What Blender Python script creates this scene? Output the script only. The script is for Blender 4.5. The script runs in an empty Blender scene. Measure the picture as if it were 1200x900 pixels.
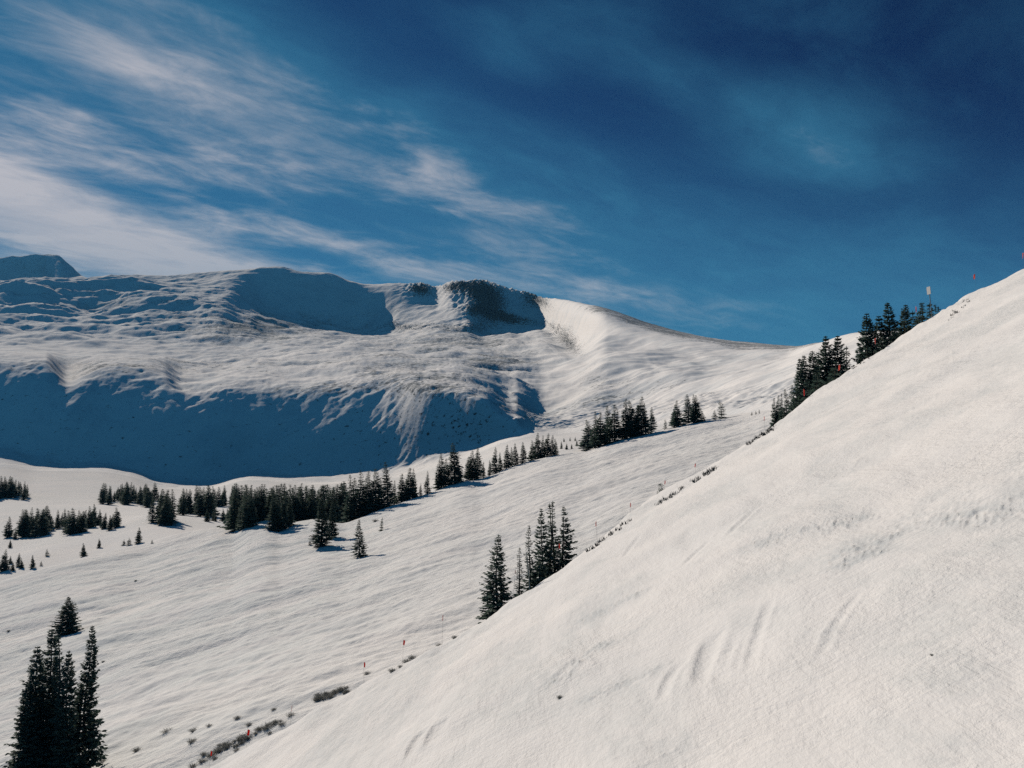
import bpy, math, random
import numpy as np
from mathutils import Vector
from mathutils.bvhtree import BVHTree

C = bpy.context.scene.collection
SC = bpy.context.scene
R = math.radians

# ------------------------------------------------------------------ camera
W, H, F, HZ = 1200.0, 900.0, 942.0, 520.0           # photo frame, focal length in its pixels, eye level row
PITCH = math.atan((HZ - H / 2) / F)
cam = bpy.data.cameras.new('camera')
cam.sensor_width = 36.0
cam.lens = F / W * 36.0
cam.clip_end = 30000.0
cam_o = bpy.data.objects.new('camera', cam)
cam_o.rotation_euler = (math.pi / 2 + PITCH, 0, 0)
C.objects.link(cam_o)
SC.camera = cam_o


def ray(u, v):
    """photo pixel -> (x/y, z/y) of its direction in level axes, y forward"""
    cx, cy = (np.asarray(u, float) - W / 2) / F, (H / 2 - np.asarray(v, float)) / F
    Y = math.cos(PITCH) - cy * math.sin(PITCH)
    return cx / Y, (math.sin(PITCH) + cy * math.cos(PITCH)) / Y


# ------------------------------------------------------------------ sun
SUN_A, SUN_E = R(42), R(31)          # left of the view direction, height
SUN = Vector((-math.cos(SUN_E) * math.sin(SUN_A), math.cos(SUN_E) * math.cos(SUN_A), math.sin(SUN_E)))
sl = bpy.data.lights.new('sun', 'SUN')
sl.energy = 4.3
sl.angle = R(0.5)
sl.color = (1.0, 0.848, 0.69)
so = bpy.data.objects.new('sun', sl)
so.rotation_euler = SUN.to_track_quat('Z', 'Y').to_euler()
C.objects.link(so)

# ------------------------------------------------------------------ noise
def perlin(x, y, seed=0):
    rs = np.random.RandomState(seed)
    p = rs.permutation(512)
    p = np.concatenate([p, p])
    g = rs.uniform(0, 2 * math.pi, 512)
    gx, gy = np.cos(g), np.sin(g)
    xi, yi = np.floor(x).astype(np.int64), np.floor(y).astype(np.int64)
    xf, yf = x - xi, y - yi
    u = xf * xf * xf * (xf * (xf * 6 - 15) + 10)
    w = yf * yf * yf * (yf * (yf * 6 - 15) + 10)
    def gr(i, j, dx, dy):
        h = p[(p[i & 511] + j) & 511]
        return gx[h] * dx + gy[h] * dy
    a = gr(xi, yi, xf, yf)
    b = gr(xi + 1, yi, xf - 1, yf)
    c = gr(xi, yi + 1, xf, yf - 1)
    d = gr(xi + 1, yi + 1, xf - 1, yf - 1)
    return 1.5 * ((a + (b - a) * u) * (1 - w) + (c + (d - c) * u) * w)


def fbm(x, y, octv=4, seed=0, gain=0.5, ridged=False):
    s, a, t = 0, 1.0, 0
    for o in range(octv):
        n = perlin(x * 2 ** o + 17.3 * o, y * 2 ** o - 9.1 * o, seed + o)
        if ridged:
            n = 1 - 2 * np.abs(n)
        s = s + a * n
        t += a
        a *= gain
    return s / t


def sstep(a, b, x):
    t = np.clip((x - a) / (b - a), 0, 1)
    return t * t * (3 - 2 * t)


def pchip(xs, ys, x):
    xs, ys, x = np.asarray(xs, float), np.asarray(ys, float), np.asarray(x, float)
    h = np.diff(xs); dl = np.diff(ys) / h
    m = np.zeros_like(ys)
    for i in range(1, len(xs) - 1):
        if dl[i - 1] * dl[i] > 0:
            w1, w2 = 2 * h[i] + h[i - 1], h[i] + 2 * h[i - 1]
            m[i] = (w1 + w2) / (w1 / dl[i - 1] + w2 / dl[i])
    m[0], m[-1] = dl[0], dl[-1]
    k = np.clip(np.searchsorted(xs, x) - 1, 0, len(h) - 1)
    t = (x - xs[k]) / h[k]
    lo, hi = x < xs[0], x > xs[-1]
    t = np.clip(t, 0, 1)
    r = ((2 * t**3 - 3 * t**2 + 1) * ys[k] + (t**3 - 2 * t**2 + t) * h[k] * m[k]
         + (-2 * t**3 + 3 * t**2) * ys[k + 1] + (t**3 - t**2) * h[k] * m[k + 1])
    r = np.where(lo, ys[0] + (x - xs[0]) * m[0] * 0.5, r)
    return np.where(hi, ys[-1] + (x - xs[-1]) * m[-1] * 0.5, r)


def line(pts):
    """feature line from (u, v, d) points -> functions of vx giving (z/y, distance)"""
    p = np.array(pts, float)
    vx, vz = ray(p[:, 0], p[:, 1])
    return (lambda x: pchip(vx, vz, x)), (lambda x: pchip(vx, p[:, 2], x))


# ------------------------------------------------------------------ helpers for nodes
def mat(name):
    m = bpy.data.materials.new(name)
    m.use_nodes = True
    nt = m.node_tree
    return m, nt, nt.nodes['Principled BSDF']


def nd(nt, t, **kw):
    n = nt.nodes.new(t)
    for k, v in kw.items():
        setattr(n, k, v)
    return n


def val(nt, sock, v):
    if isinstance(v, bpy.types.NodeSocket):
        nt.links.new(v, sock)
    else:
        sock.default_value = v


def math_n(nt, op, a, b=None, c=None, clamp=False):
    n = nd(nt, 'ShaderNodeMath', operation=op, use_clamp=clamp)
    val(nt, n.inputs[0], a)
    if b is not None: val(nt, n.inputs[1], b)
    if c is not None: val(nt, n.inputs[2], c)
    return n.outputs[0]


def mapr(nt, x, a, b, c=0.0, d=1.0, smooth=True):
    n = nd(nt, 'ShaderNodeMapRange', interpolation_type='SMOOTHSTEP' if smooth else 'LINEAR')
    val(nt, n.inputs[0], x)
    n.inputs[1].default_value, n.inputs[2].default_value = a, b
    n.inputs[3].default_value, n.inputs[4].default_value = c, d
    return n.outputs[0]


def mixc(nt, f, a, b, mode='MIX'):
    n = nd(nt, 'ShaderNodeMix', data_type='RGBA', blend_type=mode)
    val(nt, n.inputs[0], f)
    val(nt, n.inputs[6], a if isinstance(a, bpy.types.NodeSocket) else (*a, 1))
    val(nt, n.inputs[7], b if isinstance(b, bpy.types.NodeSocket) else (*b, 1))
    return n.outputs[2]


def mapped(nt, vec, scale=(1, 1, 1), rotz=0.0, loc=(0, 0, 0)):
    n = nd(nt, 'ShaderNodeMapping')
    nt.links.new(vec, n.inputs[0])
    n.inputs[1].default_value = loc
    n.inputs[2].default_value = (0, 0, rotz)
    n.inputs[3].default_value = scale
    return n.outputs[0]


def noise(nt, vec, scale, detail=4.0, rough=0.55, dist=0.0):
    n = nd(nt, 'ShaderNodeTexNoise')
    nt.links.new(vec, n.inputs['Vector'])
    n.inputs['Scale'].default_value = scale
    n.inputs['Detail'].default_value = detail
    n.inputs['Roughness'].default_value = rough
    n.inputs['Distortion'].default_value = dist
    return n.outputs['Fac']


def attr(nt, name):
    n = nd(nt, 'ShaderNodeAttribute', attribute_name=name)
    return n.outputs['Fac']


# ------------------------------------------------------------------ world
SKY_STRENGTH = 0.05
w = bpy.data.worlds.new('World')
SC.world = w
w.use_nodes = True
nt = w.node_tree
bg = nt.nodes['Background']
bg.inputs[1].default_value = SKY_STRENGTH
sky = nd(nt, 'ShaderNodeTexSky', sky_type='NISHITA')
sky.sun_disc = False
sky.sun_elevation = SUN_E
sky.sun_rotation = -SUN_A
sky.altitude = 3400
sky.air_density = 1.0
sky.dust_density = 0.6
sky.ozone_density = 2.0
tc = nd(nt, 'ShaderNodeTexCoord')
sep = nd(nt, 'ShaderNodeSeparateXYZ')
nt.links.new(tc.outputs['Generated'], sep.inputs[0])
dx, dy, dz = sep.outputs
# graded deep high-altitude blue
gam = nd(nt, 'ShaderNodeGamma')
nt.links.new(sky.outputs[0], gam.inputs[0])
gam.inputs[1].default_value = 1.5
base = mixc(nt, 1.0, gam.outputs[0], (0.040, 0.130, 0.245), 'MULTIPLY')
# direction of the cloud sheet: flat layer overhead, seen in perspective
den = math_n(nt, 'ADD', math_n(nt, 'MAXIMUM', dz, 0.0), 0.12)
px = math_n(nt, 'DIVIDE', dx, den)
py = math_n(nt, 'DIVIDE', dy, den)
AZ = R(50)
al = math_n(nt, 'ADD', math_n(nt, 'MULTIPLY', px, math.sin(AZ)), math_n(nt, 'MULTIPLY', py, math.cos(AZ)))
ac = math_n(nt, 'SUBTRACT', math_n(nt, 'MULTIPLY', px, math.cos(AZ)), math_n(nt, 'MULTIPLY', py, math.sin(AZ)))
cmb = nd(nt, 'ShaderNodeCombineXYZ')
nt.links.new(al, cmb.inputs[0]); nt.links.new(ac, cmb.inputs[1])
cv = cmb.outputs[0]
n_band = noise(nt, mapped(nt, cv, (0.35, 1.05, 1)), 1.0, 3.0, 0.5, 0.9)
n_fib = noise(nt, mapped(nt, cv, (0.7, 2.3, 1), R(7)), 1.4, 5.0, 0.55, 1.2)
n_soft = noise(nt, mapped(nt, cv, (1.3, 2.2, 1)), 1.6, 6.0, 0.6, 0.4)


def blob(u, v, su, sv, rot):
    """soft patch of cirrus lying around one direction of the sky, elongated along rot"""
    x, z = ray(u, v)
    d0 = Vector((float(x), 1.0, float(z))).normalized()
    right = Vector((0, 0, 1)).cross(d0).normalized() * -1
    up = right.cross(d0)
    a = right * math.cos(rot) + up * math.sin(rot)
    b = up * math.cos(rot) - right * math.sin(rot)
    def dotn(vv, s):
        n = nd(nt, 'ShaderNodeVectorMath', operation='DOT_PRODUCT')
        nt.links.new(tc.outputs['Generated'], n.inputs[0])
        n.inputs[1].default_value = vv
        return math_n(nt, 'DIVIDE', n.outputs['Value'], s / F)
    p, q = dotn(a, su), dotn(b, sv)
    r2 = math_n(nt, 'ADD', math_n(nt, 'MULTIPLY', p, p), math_n(nt, 'MULTIPLY', q, q))
    front = mapr(nt, dotn(d0, F), 0.0, 0.3)
    return math_n(nt, 'MULTIPLY', math_n(nt, 'EXPONENT', math_n(nt, 'MULTIPLY', r2, -1.0)), front)


BLOBS = [  # u, v, half length, half width, tilt (deg, down to the right negative), weight
    (10, 234, 200, 36, -18, 1.35), (170, 294, 250, 26, -13, .75), (40, 290, 280, 60, -6, .30), (-60, 170, 120, 50, -15, .30),
    (180, 45, 230, 60, -25, .60), (90, 120, 220, 70, -25, .34), (180, 190, 460, 190, -20, .28),
    (430, 170, 400, 95, -24, .25), (640, 280, 420, 100, -22, .22), (820, 350, 300, 60, -14, .12),
    (930, 170, 110, 40, -20, .30), (1010, 270, 210, 75, -18, .13), (940, 375, 280, 40, -6, .34),
    (760, 215, 280, 34, -23, .16), (880, 110, 220, 30, -22, .13), (1080, 330, 160, 40, -12, .15),
    (590, 65, 50, 22, -20, .26), (660, 15, 130, 26, 0, .14), (520, 335, 560, 60, -3, .42),
]
tot = None
for u, v, su, sv, rt, wt in BLOBS:
    b = math_n(nt, 'MULTIPLY', blob(u, v, su, sv, R(rt)), wt)
    tot = b if tot is None else math_n(nt, 'ADD', tot, b)
tex = math_n(nt, 'ADD', math_n(nt, 'MULTIPLY', mapr(nt, n_band, .25, .75), .60),
             math_n(nt, 'ADD', math_n(nt, 'MULTIPLY', mapr(nt, n_fib, .15, .9), .38), math_n(nt, 'MULTIPLY', mapr(nt, n_soft, .25, .8), .50)))
n_fine = noise(nt, mapped(nt, cv, (2.2, 5.0, 1), R(-6)), 2.0, 8.0, .66, .8)
tex = math_n(nt, 'MULTIPLY', tex, mapr(nt, n_fine, .2, .8, .66, 1.28))
dens = math_n(nt, 'MULTIPLY', math_n(nt, 'MULTIPLY', tot, .95), math_n(nt, 'ADD', tex, .45))
dens = math_n(nt, 'SUBTRACT', 1.0, math_n(nt, 'EXPONENT', math_n(nt, 'MULTIPLY', dens, -1.25)))
wisps = math_n(nt, 'MULTIPLY', math_n(nt, 'MULTIPLY', mapr(nt, n_soft, .38, .75), mapr(nt, n_band, .3, .7)), .26)
dens = math_n(nt, 'ADD', dens, wisps, clamp=True)
# thin cloud low all round; unseen teal cloud overhead and behind added as fill
veil_fill = math_n(nt, 'ADD', math_n(nt, 'MULTIPLY', mapr(nt, dz, .33, .03), .50), math_n(nt, 'ADD', math_n(nt, 'MULTIPLY', mapr(nt, dy, .15, -.5), .22), math_n(nt, 'MULTIPLY', mapr(nt, dz, .62, .9), .2)))
veil_fill = math_n(nt, 'MULTIPLY', veil_fill, mapr(nt, n_soft, .2, .7, .65, 1.1))
dens = math_n(nt, 'SUBTRACT', 1.0, math_n(nt, 'MULTIPLY', math_n(nt, 'SUBTRACT', 1.0, dens), math_n(nt, 'SUBTRACT', 1.0, math_n(nt, 'MINIMUM', veil_fill, .9))))
wht = dens
CL = 1.0 / SKY_STRENGTH
cc = mixc(nt, mapr(nt, math_n(nt, 'SUBTRACT', dens, math_n(nt, 'MULTIPLY', veil_fill, .7)), .56, 1.02), (0.042 * CL, 0.205 * CL, 0.345 * CL), (0.52 * CL, 0.51 * CL, 0.55 * CL))
skyc = mixc(nt, dens, base, cc)
nt.links.new(skyc, bg.inputs[0])

SC.view_settings.view_transform = 'Standard'
SC.view_settings.look = 'None'
SC.view_settings.exposure = 0.0
SC.view_settings.gamma = 1.0
SC.view_settings.use_curve_mapping = False
SC.cycles.max_bounces = 5
SC.cycles.diffuse_bounces = 0
SC.cycles.use_denoising = False
SC.cycles.sample_clamp_direct = 4.0
SC.cycles.sample_clamp_indirect = 2.0

# ------------------------------------------------------------------ materials
def snow_material(name, fine, tundra=False, tracks=0.0):
    m, nt, b = mat(name)
    tc = nd(nt, 'ShaderNodeTexCoord').outputs['Object']
    b.inputs['Roughness'].default_value = 0.75
    b.inputs['Specular IOR Level'].default_value = 0.0
    cn = noise(nt, mapped(nt, tc, (.03, .06, .03)), 1.0, 3.0)
    col = mixc(nt, mapr(nt, cn, .35, .65), (.78, .80, .82), (.74, .77, .80))
    # (mapping scale, detail, roughness, bump distance, strength, patchiness of the strength)
    if fine == 'near':   # soft drifts between patches of older, greyer snow
        m1 = noise(nt, mapped(nt, tc, (.16, .09, .1), R(12)), 1.0, 6.0, .65, .6)
        m2 = noise(nt, mapped(nt, tc, (2.2, 1.0, 1), R(-5)), 1.0, 6.0, .7, .4)
        col = mixc(nt, math_n(nt, 'MULTIPLY', mapr(nt, m1, .45, .62), mapr(nt, m2, .35, .6, .35, 1.0)), col, (.66, .70, .73))
        col = mixc(nt, math_n(nt, 'MULTIPLY', mapr(nt, m2, .38, .62, .15, .9), attr(nt, 'chop')), col, (.56, .61, .65))
        col = mixc(nt, math_n(nt, 'MULTIPLY', mapr(nt, m2, .66, .76), mapr(nt, m1, .42, .6)), col, (.46, .50, .52))
    if fine == 'far':
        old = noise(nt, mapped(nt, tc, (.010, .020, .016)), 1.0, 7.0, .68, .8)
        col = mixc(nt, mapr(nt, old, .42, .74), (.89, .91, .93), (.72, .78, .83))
    if fine == 'mid':   # grazing shade painted as grey streaks along the fall line, strongest at left
        graze_n = noise(nt, mapped(nt, tc, (.03, .22, .1), R(-8)), 1.0, 5.0, .6, .5)
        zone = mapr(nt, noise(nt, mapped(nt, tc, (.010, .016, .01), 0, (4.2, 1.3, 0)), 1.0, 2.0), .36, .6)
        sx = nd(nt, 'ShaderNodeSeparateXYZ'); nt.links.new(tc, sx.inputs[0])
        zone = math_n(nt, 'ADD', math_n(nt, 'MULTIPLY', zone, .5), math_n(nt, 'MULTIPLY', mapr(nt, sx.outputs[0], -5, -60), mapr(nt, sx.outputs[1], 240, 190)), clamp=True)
        col = mixc(nt, math_n(nt, 'MULTIPLY', mapr(nt, graze_n, .36, .58), zone), col, (.69, .74, .77))
    if fine == 'near':
        bumps = [((.5, .20, .4), 7.0, .64, .40, .42, .5), ((1.5, .60, .8), 6.0, .70, .24, .55, .8), ((6.0, 3.0, 4), 5.0, .68, .08, .85, .6), ((3.6, .42, 1), 5.0, .62, .14, .55, .95), ((.5, 4.0, 1), 5.0, .62, .10, .5, .95)]
    elif fine == 'mid':
        bumps = [((.22, .42, .3), 8.0, .72, .7, .62, .75), ((.8, 1.8, 1), 5.0, .68, .30, .75, .6)]
    else:
        bumps = [((.022, .034, .03), 7.0, .6, 5.0, .5, .8), ((.12, .2, .2), 5.0, .64, 1.5, .6, .8), ((.45, .5, .5), 4.0, .65, .6, .8, .8)]
    last = None
    for i, (sc, det, rg, dist, stg, pat) in enumerate(bumps):
        n = noise(nt, mapped(nt, tc, sc, R(-8 + 14 * i)), 1.0, det, rg, .3)
        bp = nd(nt, 'ShaderNodeBump')
        bp.inputs['Strength'].default_value = stg
        if pat:
            k = .05 if fine == 'near' else .018 if fine == 'mid' else .006
            pm = mapr(nt, noise(nt, mapped(nt, tc, (k, k * 1.8, k), R(20 * i), (3 * i, 7, 0)), 1.0, 4.0, .6), .40, .64, stg * (1 - pat), stg)
            if fine == 'far':
                pm = math_n(nt, 'MULTIPLY', pm, math_n(nt, 'SUBTRACT', 1.0, math_n(nt, 'MULTIPLY', attr(nt, 'drift'), .9)))
            nt.links.new(pm, bp.inputs['Strength'])
        bp.inputs['Distance'].default_value = dist
        nt.links.new(n, bp.inputs['Height'])
        if last: nt.links.new(last, bp.inputs['Normal'])
        last = bp.outputs[0]
    if tundra:
        rk = attr(nt, 'rock_shade')
        sc_ = attr(nt, 'scour_shade')
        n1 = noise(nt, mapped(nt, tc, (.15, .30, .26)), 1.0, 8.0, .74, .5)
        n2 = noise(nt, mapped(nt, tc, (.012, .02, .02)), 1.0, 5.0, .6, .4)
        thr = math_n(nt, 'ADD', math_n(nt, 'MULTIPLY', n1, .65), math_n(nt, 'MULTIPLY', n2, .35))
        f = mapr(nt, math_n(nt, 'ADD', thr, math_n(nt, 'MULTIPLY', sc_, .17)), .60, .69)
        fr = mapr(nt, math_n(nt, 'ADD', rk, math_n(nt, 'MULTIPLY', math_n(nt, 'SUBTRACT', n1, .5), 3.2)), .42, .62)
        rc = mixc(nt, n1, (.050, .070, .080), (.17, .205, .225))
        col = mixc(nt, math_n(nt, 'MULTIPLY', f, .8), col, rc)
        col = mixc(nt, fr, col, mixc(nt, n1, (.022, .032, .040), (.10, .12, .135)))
    nt.links.new(col, b.inputs['Base Color'])
    nt.links.new(last, b.inputs['Normal'])
    return m


M_near = snow_material('groomed_snow', 'near')
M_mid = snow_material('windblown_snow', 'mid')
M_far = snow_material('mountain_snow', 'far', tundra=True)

# ------------------------------------------------------------------ terrain
PLN = (-9.5, 0.53, -0.03)          # the near slope rises to the right
PL2 = (-22.0, 0.30, 0.06)          # the run behind it


def plane_d(p, vx, vz):
    return p[0] / (vz - p[1] * vx - p[2])


CREST = [(-500, 1330), (-250, 1185), (0, 1040), (250, 897), (350, 845), (450, 791), (520, 752), (560, 727), (625, 686), (690, 640), (760, 586),
         (830, 546), (900, 500), (960, 458), (1000, 430), (1030, 411), (1060, 391), (1100, 367), (1130, 346), (1165, 330), (1200, 313), (1300, 268), (1500, 190), (1750, 110)]
cu, cvv = np.array(CREST, float).T
cvx, cvz = ray(cu, cvv)
crest_vz = lambda x: pchip(cvx, cvz, x)
CREST2 = [(-500, 775, 230), (-200, 723, 225), (0, 684, 225), (75, 661, 232), (125, 648, 240), (175, 637, 245), (212, 626, 245), (255, 620, 238), (272, 622, 232), (293, 613, 228),
          (312, 611, 224), (330, 615, 220), (373, 609, 214), (400, 614, 206), (424, 607, 208), (448, 597, 212), (507, 577, 216), (547, 563, 220), (560, 562, 220),
          (600, 548, 219), (650, 534, 217), (682, 530, 214), (710, 520, 214), (767, 507, 213), (830, 493, 208), (867, 489, 202), (893, 484, 196),
          (927, 478, 185), (1000, 455, 172), (1100, 420, 160), (1300, 360, 150), (1750, 250, 140)]
c2vz, c2d = line(CREST2)


def mesh_grid(name, P, material, attrs=None, kind='structure'):
    r, c = P.shape[:2]
    me = bpy.data.meshes.new(name)
    me.vertices.add(r * c)
    me.vertices.foreach_set('co', P.reshape(-1).astype(np.float32))
    i = np.arange(r * c).reshape(r, c)
    q = np.stack([i[:-1, :-1], i[:-1, 1:], i[1:, 1:], i[1:, :-1]], -1).reshape(-1, 4)
    n = len(q)
    me.loops.add(n * 4)
    me.loops.foreach_set('vertex_index', q.reshape(-1).astype(np.int32))
    me.polygons.add(n)
    me.polygons.foreach_set('loop_start', np.arange(0, n * 4, 4, dtype=np.int32))
    me.polygons.foreach_set('loop_total', np.full(n, 4, dtype=np.int32))
    me.update(calc_edges=True)
    me.polygons.foreach_set('use_smooth', np.ones(n, dtype=bool))
    for k, a in (attrs or {}).items():
        at = me.attributes.new(k, 'FLOAT', 'POINT')
        at.data.foreach_set('value', a.reshape(-1).astype(np.float32))
    me.materials.append(material)
    o = bpy.data.objects.new(name, me)
    C.objects.link(o)
    o['kind'] = kind
    return o


BV = []


def add_bvh(P, step):
    r = sorted(set(range(0, P.shape[0], step)) | {P.shape[0] - 1})
    c = sorted(set(range(0, P.shape[1], step)) | {P.shape[1] - 1})
    S = P[np.ix_(r, c)]
    i = np.arange(len(r) * len(c)).reshape(len(r), len(c))
    q = np.stack([i[:-1, :-1], i[:-1, 1:], i[1:, 1:], i[1:, :-1]], -1).reshape(-1, 4)
    BV.append(BVHTree.FromPolygons([tuple(p) for p in S.reshape(-1, 3)], q.tolist()))


def ground(x, y):
    best = None
    for b in BV:
        h = b.ray_cast(Vector((x, y, 2000)), Vector((0, 0, -1)))
        if h[0] is not None and (best is None or h[0].z > best):
            best = h[0].z
    return best


def hit(u, v):
    x, z = ray(u, v)
    d = Vector((float(x), 1, float(z))).normalized()
    best = None
    for b in BV:
        h = b.ray_cast(Vector((0, 0, 0)), d)
        if h[0] is not None and (best is None or h[3] < best[1]):
            best = (h[0], h[3])
    return best[0] if best else None


# --- near slope
NC = 1150
VX = np.linspace(-1.05, 1.05, NC)
czn = crest_vz(VX)
dcn = plane_d(PLN, VX, czn)
rows_t = np.linspace(0, 1, 620)
vz0 = ray(600, 1600)[1]
# rows close up in distance, even in picture height
VZ = vz0 + (czn[None, :] - vz0) * rows_t[:, None]
D = plane_d(PLN, VX[None, :], VZ)
S = np.concatenate([np.linspace(.15, 4, 16), np.linspace(4.6, 12, 12)])
D = np.concatenate([D, dcn[None, :] + S[:, None]], 0)
Xn = VX[None, :] * D
Zn = PLN[0] + PLN[1] * Xn + PLN[2] * D
s_over = np.maximum(D - dcn[None, :] + 1.2, 0)
Zn = Zn - .06 * s_over ** 2
# undulation, wind ripples, chopped rows of snow, ski tracks
a = R(28); ca, sa = math.cos(a), math.sin(a)
fall, cont = Xn, D
und = (.55 * fbm(fall / 10 + 3, cont / 17, 3, 1) + .12 * fbm(fall / 3.0, cont / 6.5, 3, 2)) * sstep(0, 12, D)
rip = .05 * fbm(fall / .9, cont / 2.0, 4, 5) * sstep(-.3, .4, fbm(fall / 9, cont / 20, 3, 6))
rough_zone = sstep(.0, .45, fbm(fall / 16 + .35 * cont / 9, cont / 7 - 1.7, 3, 31))
chunk = np.maximum(fbm(fall / .34, cont / .30, 3, 9) - .22, 0) * .14 * rough_zone
def on_slope(u, v):
    x, z = ray(u, v); d = plane_d(PLN, x, z)
    return float(x * d), float(d)
ROWS_N = [((850, 690), (1010, 650), .9), ((1010, 650), (1110, 618), 1.1), ((1110, 618), (1215, 583), 1.2), ((612, 832), (718, 744), .8), ((675, 822), (764, 782), .55), ((1075, 442), (1162, 384), 1.0),
          ((1165, 428), (1215, 408), .9), ((1035, 492), (1092, 464), .9), ((1112, 590), (1215, 545), 2.6), ((880, 640), (1010, 605), .8), ((470, 868), (500, 850), .8), ((905, 770), (1000, 735), .5), ((690, 720), (760, 690), .7)]
line_zone = 0 * Xn
for (p0, p1, wd) in ROWS_N:
    (x0, y0), (x1, y1) = on_slope(*p0), on_slope(*p1)
    t = np.clip(((Xn - x0) * (x1 - x0) + (D - y0) * (y1 - y0)) / ((x1 - x0) ** 2 + (y1 - y0) ** 2), 0, 1)
    wob = .5 * wd * fbm(fall / 3, cont / 3, 2, 77)
    line_zone = line_zone + np.exp(-((np.hypot(Xn - x0 - t * (x1 - x0), D - y0 - t * (y1 - y0)) + wob) / wd) ** 2)
line_zone = line_zone * sstep(-.25, .2, fbm(fall / 5, cont / 5, 3, 55))
chunk2 = np.maximum(fbm(fall / .24 + 9, cont / .22, 3, 15) - .06, 0) * .19 * np.clip(line_zone, 0, 1)
tr = np.zeros_like(Xn)
TR = [((840, 732), (826, 803), .40, .26), ((858, 745), (846, 800), .25, .14), ((905, 700), (878, 790), .22, .12), ((797, 770), (778, 820), .22, .14), ((1010, 690), (955, 780), .2, .10),
      ((755, 625), (730, 655), .25, .16), ((835, 630), (800, 665), .25, .18), ((890, 590), (850, 633), .3, .2), ((1160, 590), (1128, 620), .3, .15), ((930, 500), (905, 520), .35, .2), ((690, 762), (650, 800), .35, .12), ((500, 850), (482, 885), .3, .3), ((520, 842), (512, 868), .5, .25)]
for (p0, p1, wd, dp) in TR:
    q = []
    for (u, v) in (p0, p1):
        x, z = ray(u, v); d = plane_d(PLN, x, z); q.append((float(x * d), float(d)))
    (x0, y0), (x1, y1) = q
    L2 = (x1 - x0) ** 2 + (y1 - y0) ** 2
    t = np.clip(((Xn - x0) * (x1 - x0) + (D - y0) * (y1 - y0)) / L2, 0, 1)
    bow = .35 * np.sin(t * 3.1)
    dist = np.hypot(Xn - x0 - t * (x1 - x0) + bow * .5, D - y0 - t * (y1 - y0))
    g = np.clip(1 - (dist / wd) ** 2, -1, 1)
    e = sstep(0, .25, t) * sstep(1, .7, t)
    tr += np.where(dist < wd * 2.2, (-.36 * dp * np.maximum(g, 0) + .14 * dp * np.exp(-((dist - wd * 1.4) / (wd * .4)) ** 2)) * e, 0)
rim = .26 * fbm(fall / 2.4, cont / 2.0, 3, 83) * np.exp(-(np.maximum(dcn[None, :] - D, 0) / 5.0) ** 2)
Zn = Zn + (rim + und + rip + chunk + chunk2 + tr)
Pn = np.stack([Xn, D, Zn], -1)
near_slope = mesh_grid('near_slope', Pn, M_near, {'chop': np.clip(line_zone, 0, 1)})
add_bvh(Pn, 4)

# --- the run behind (from the dip behind the near slope to its own crest)
d0 = dcn + 2.0
d1 = c2d(VX)
z1 = c2vz(VX) * d1
T = np.concatenate([np.linspace(0, 1, 470) ** 1.25, ])
D2 = d0[None, :] + (d1 - d0)[None, :] * T[:, None]
X2 = VX[None, :] * D2
pz = PL2[0] + PL2[1] * X2 + PL2[2] * D2
err = z1 - (PL2[0] + PL2[1] * VX * d1 + PL2[2] * d1)
Z2 = pz + err[None, :] * T[:, None] ** 2
# settle under the back of the near slope so the two sheets meet
Z2 = Z2 - 2.0 * np.exp(-((D2 - d0[None, :]) / 4.0) ** 2) * sstep(.0, .3, VX)[None, :]
S2 = np.concatenate([np.linspace(.4, 8, 14), np.linspace(9, 34, 14)])
D2b = d1[None, :] + S2[:, None]
X2b = VX[None, :] * D2b
slope_end = (z1 - Z2[-12]) / (d1 - D2[-12])
Z2b = z1[None, :] + np.minimum(slope_end, .12)[None, :] * S2[:, None] - .022 * S2[:, None] ** 2
D2 = np.concatenate([D2, D2b]); X2 = np.concatenate([X2, X2b]); Z2 = np.concatenate([Z2, Z2b])
fade = sstep(0, 14, np.abs(d1[None, :] - D2)) * .75 + .25
Z2 = Z2 + fade * (1.5 * fbm(X2 / 42, D2 / 22, 3, 21) + .5 * fbm(X2 / 12 + .3 * D2 / 9, D2 / 5, 3, 22)) * sstep(0, 14, D2 - d0[None, :])
streak = fbm((X2 + .25 * D2) / 6, (D2 - .1 * X2) / 2.2, 4, 23)
Z2 = Z2 + .12 * streak * (.4 + .9 * sstep(-.2, .4, fbm(X2 / 60 + 5, D2 / 40, 2, 25))) + .15 * fbm(X2 / 1.8, D2 / 1.1, 3, 24)
P2 = np.stack([X2, D2, Z2], -1)
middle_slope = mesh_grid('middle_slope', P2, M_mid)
add_bvh(P2, 4)

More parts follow.
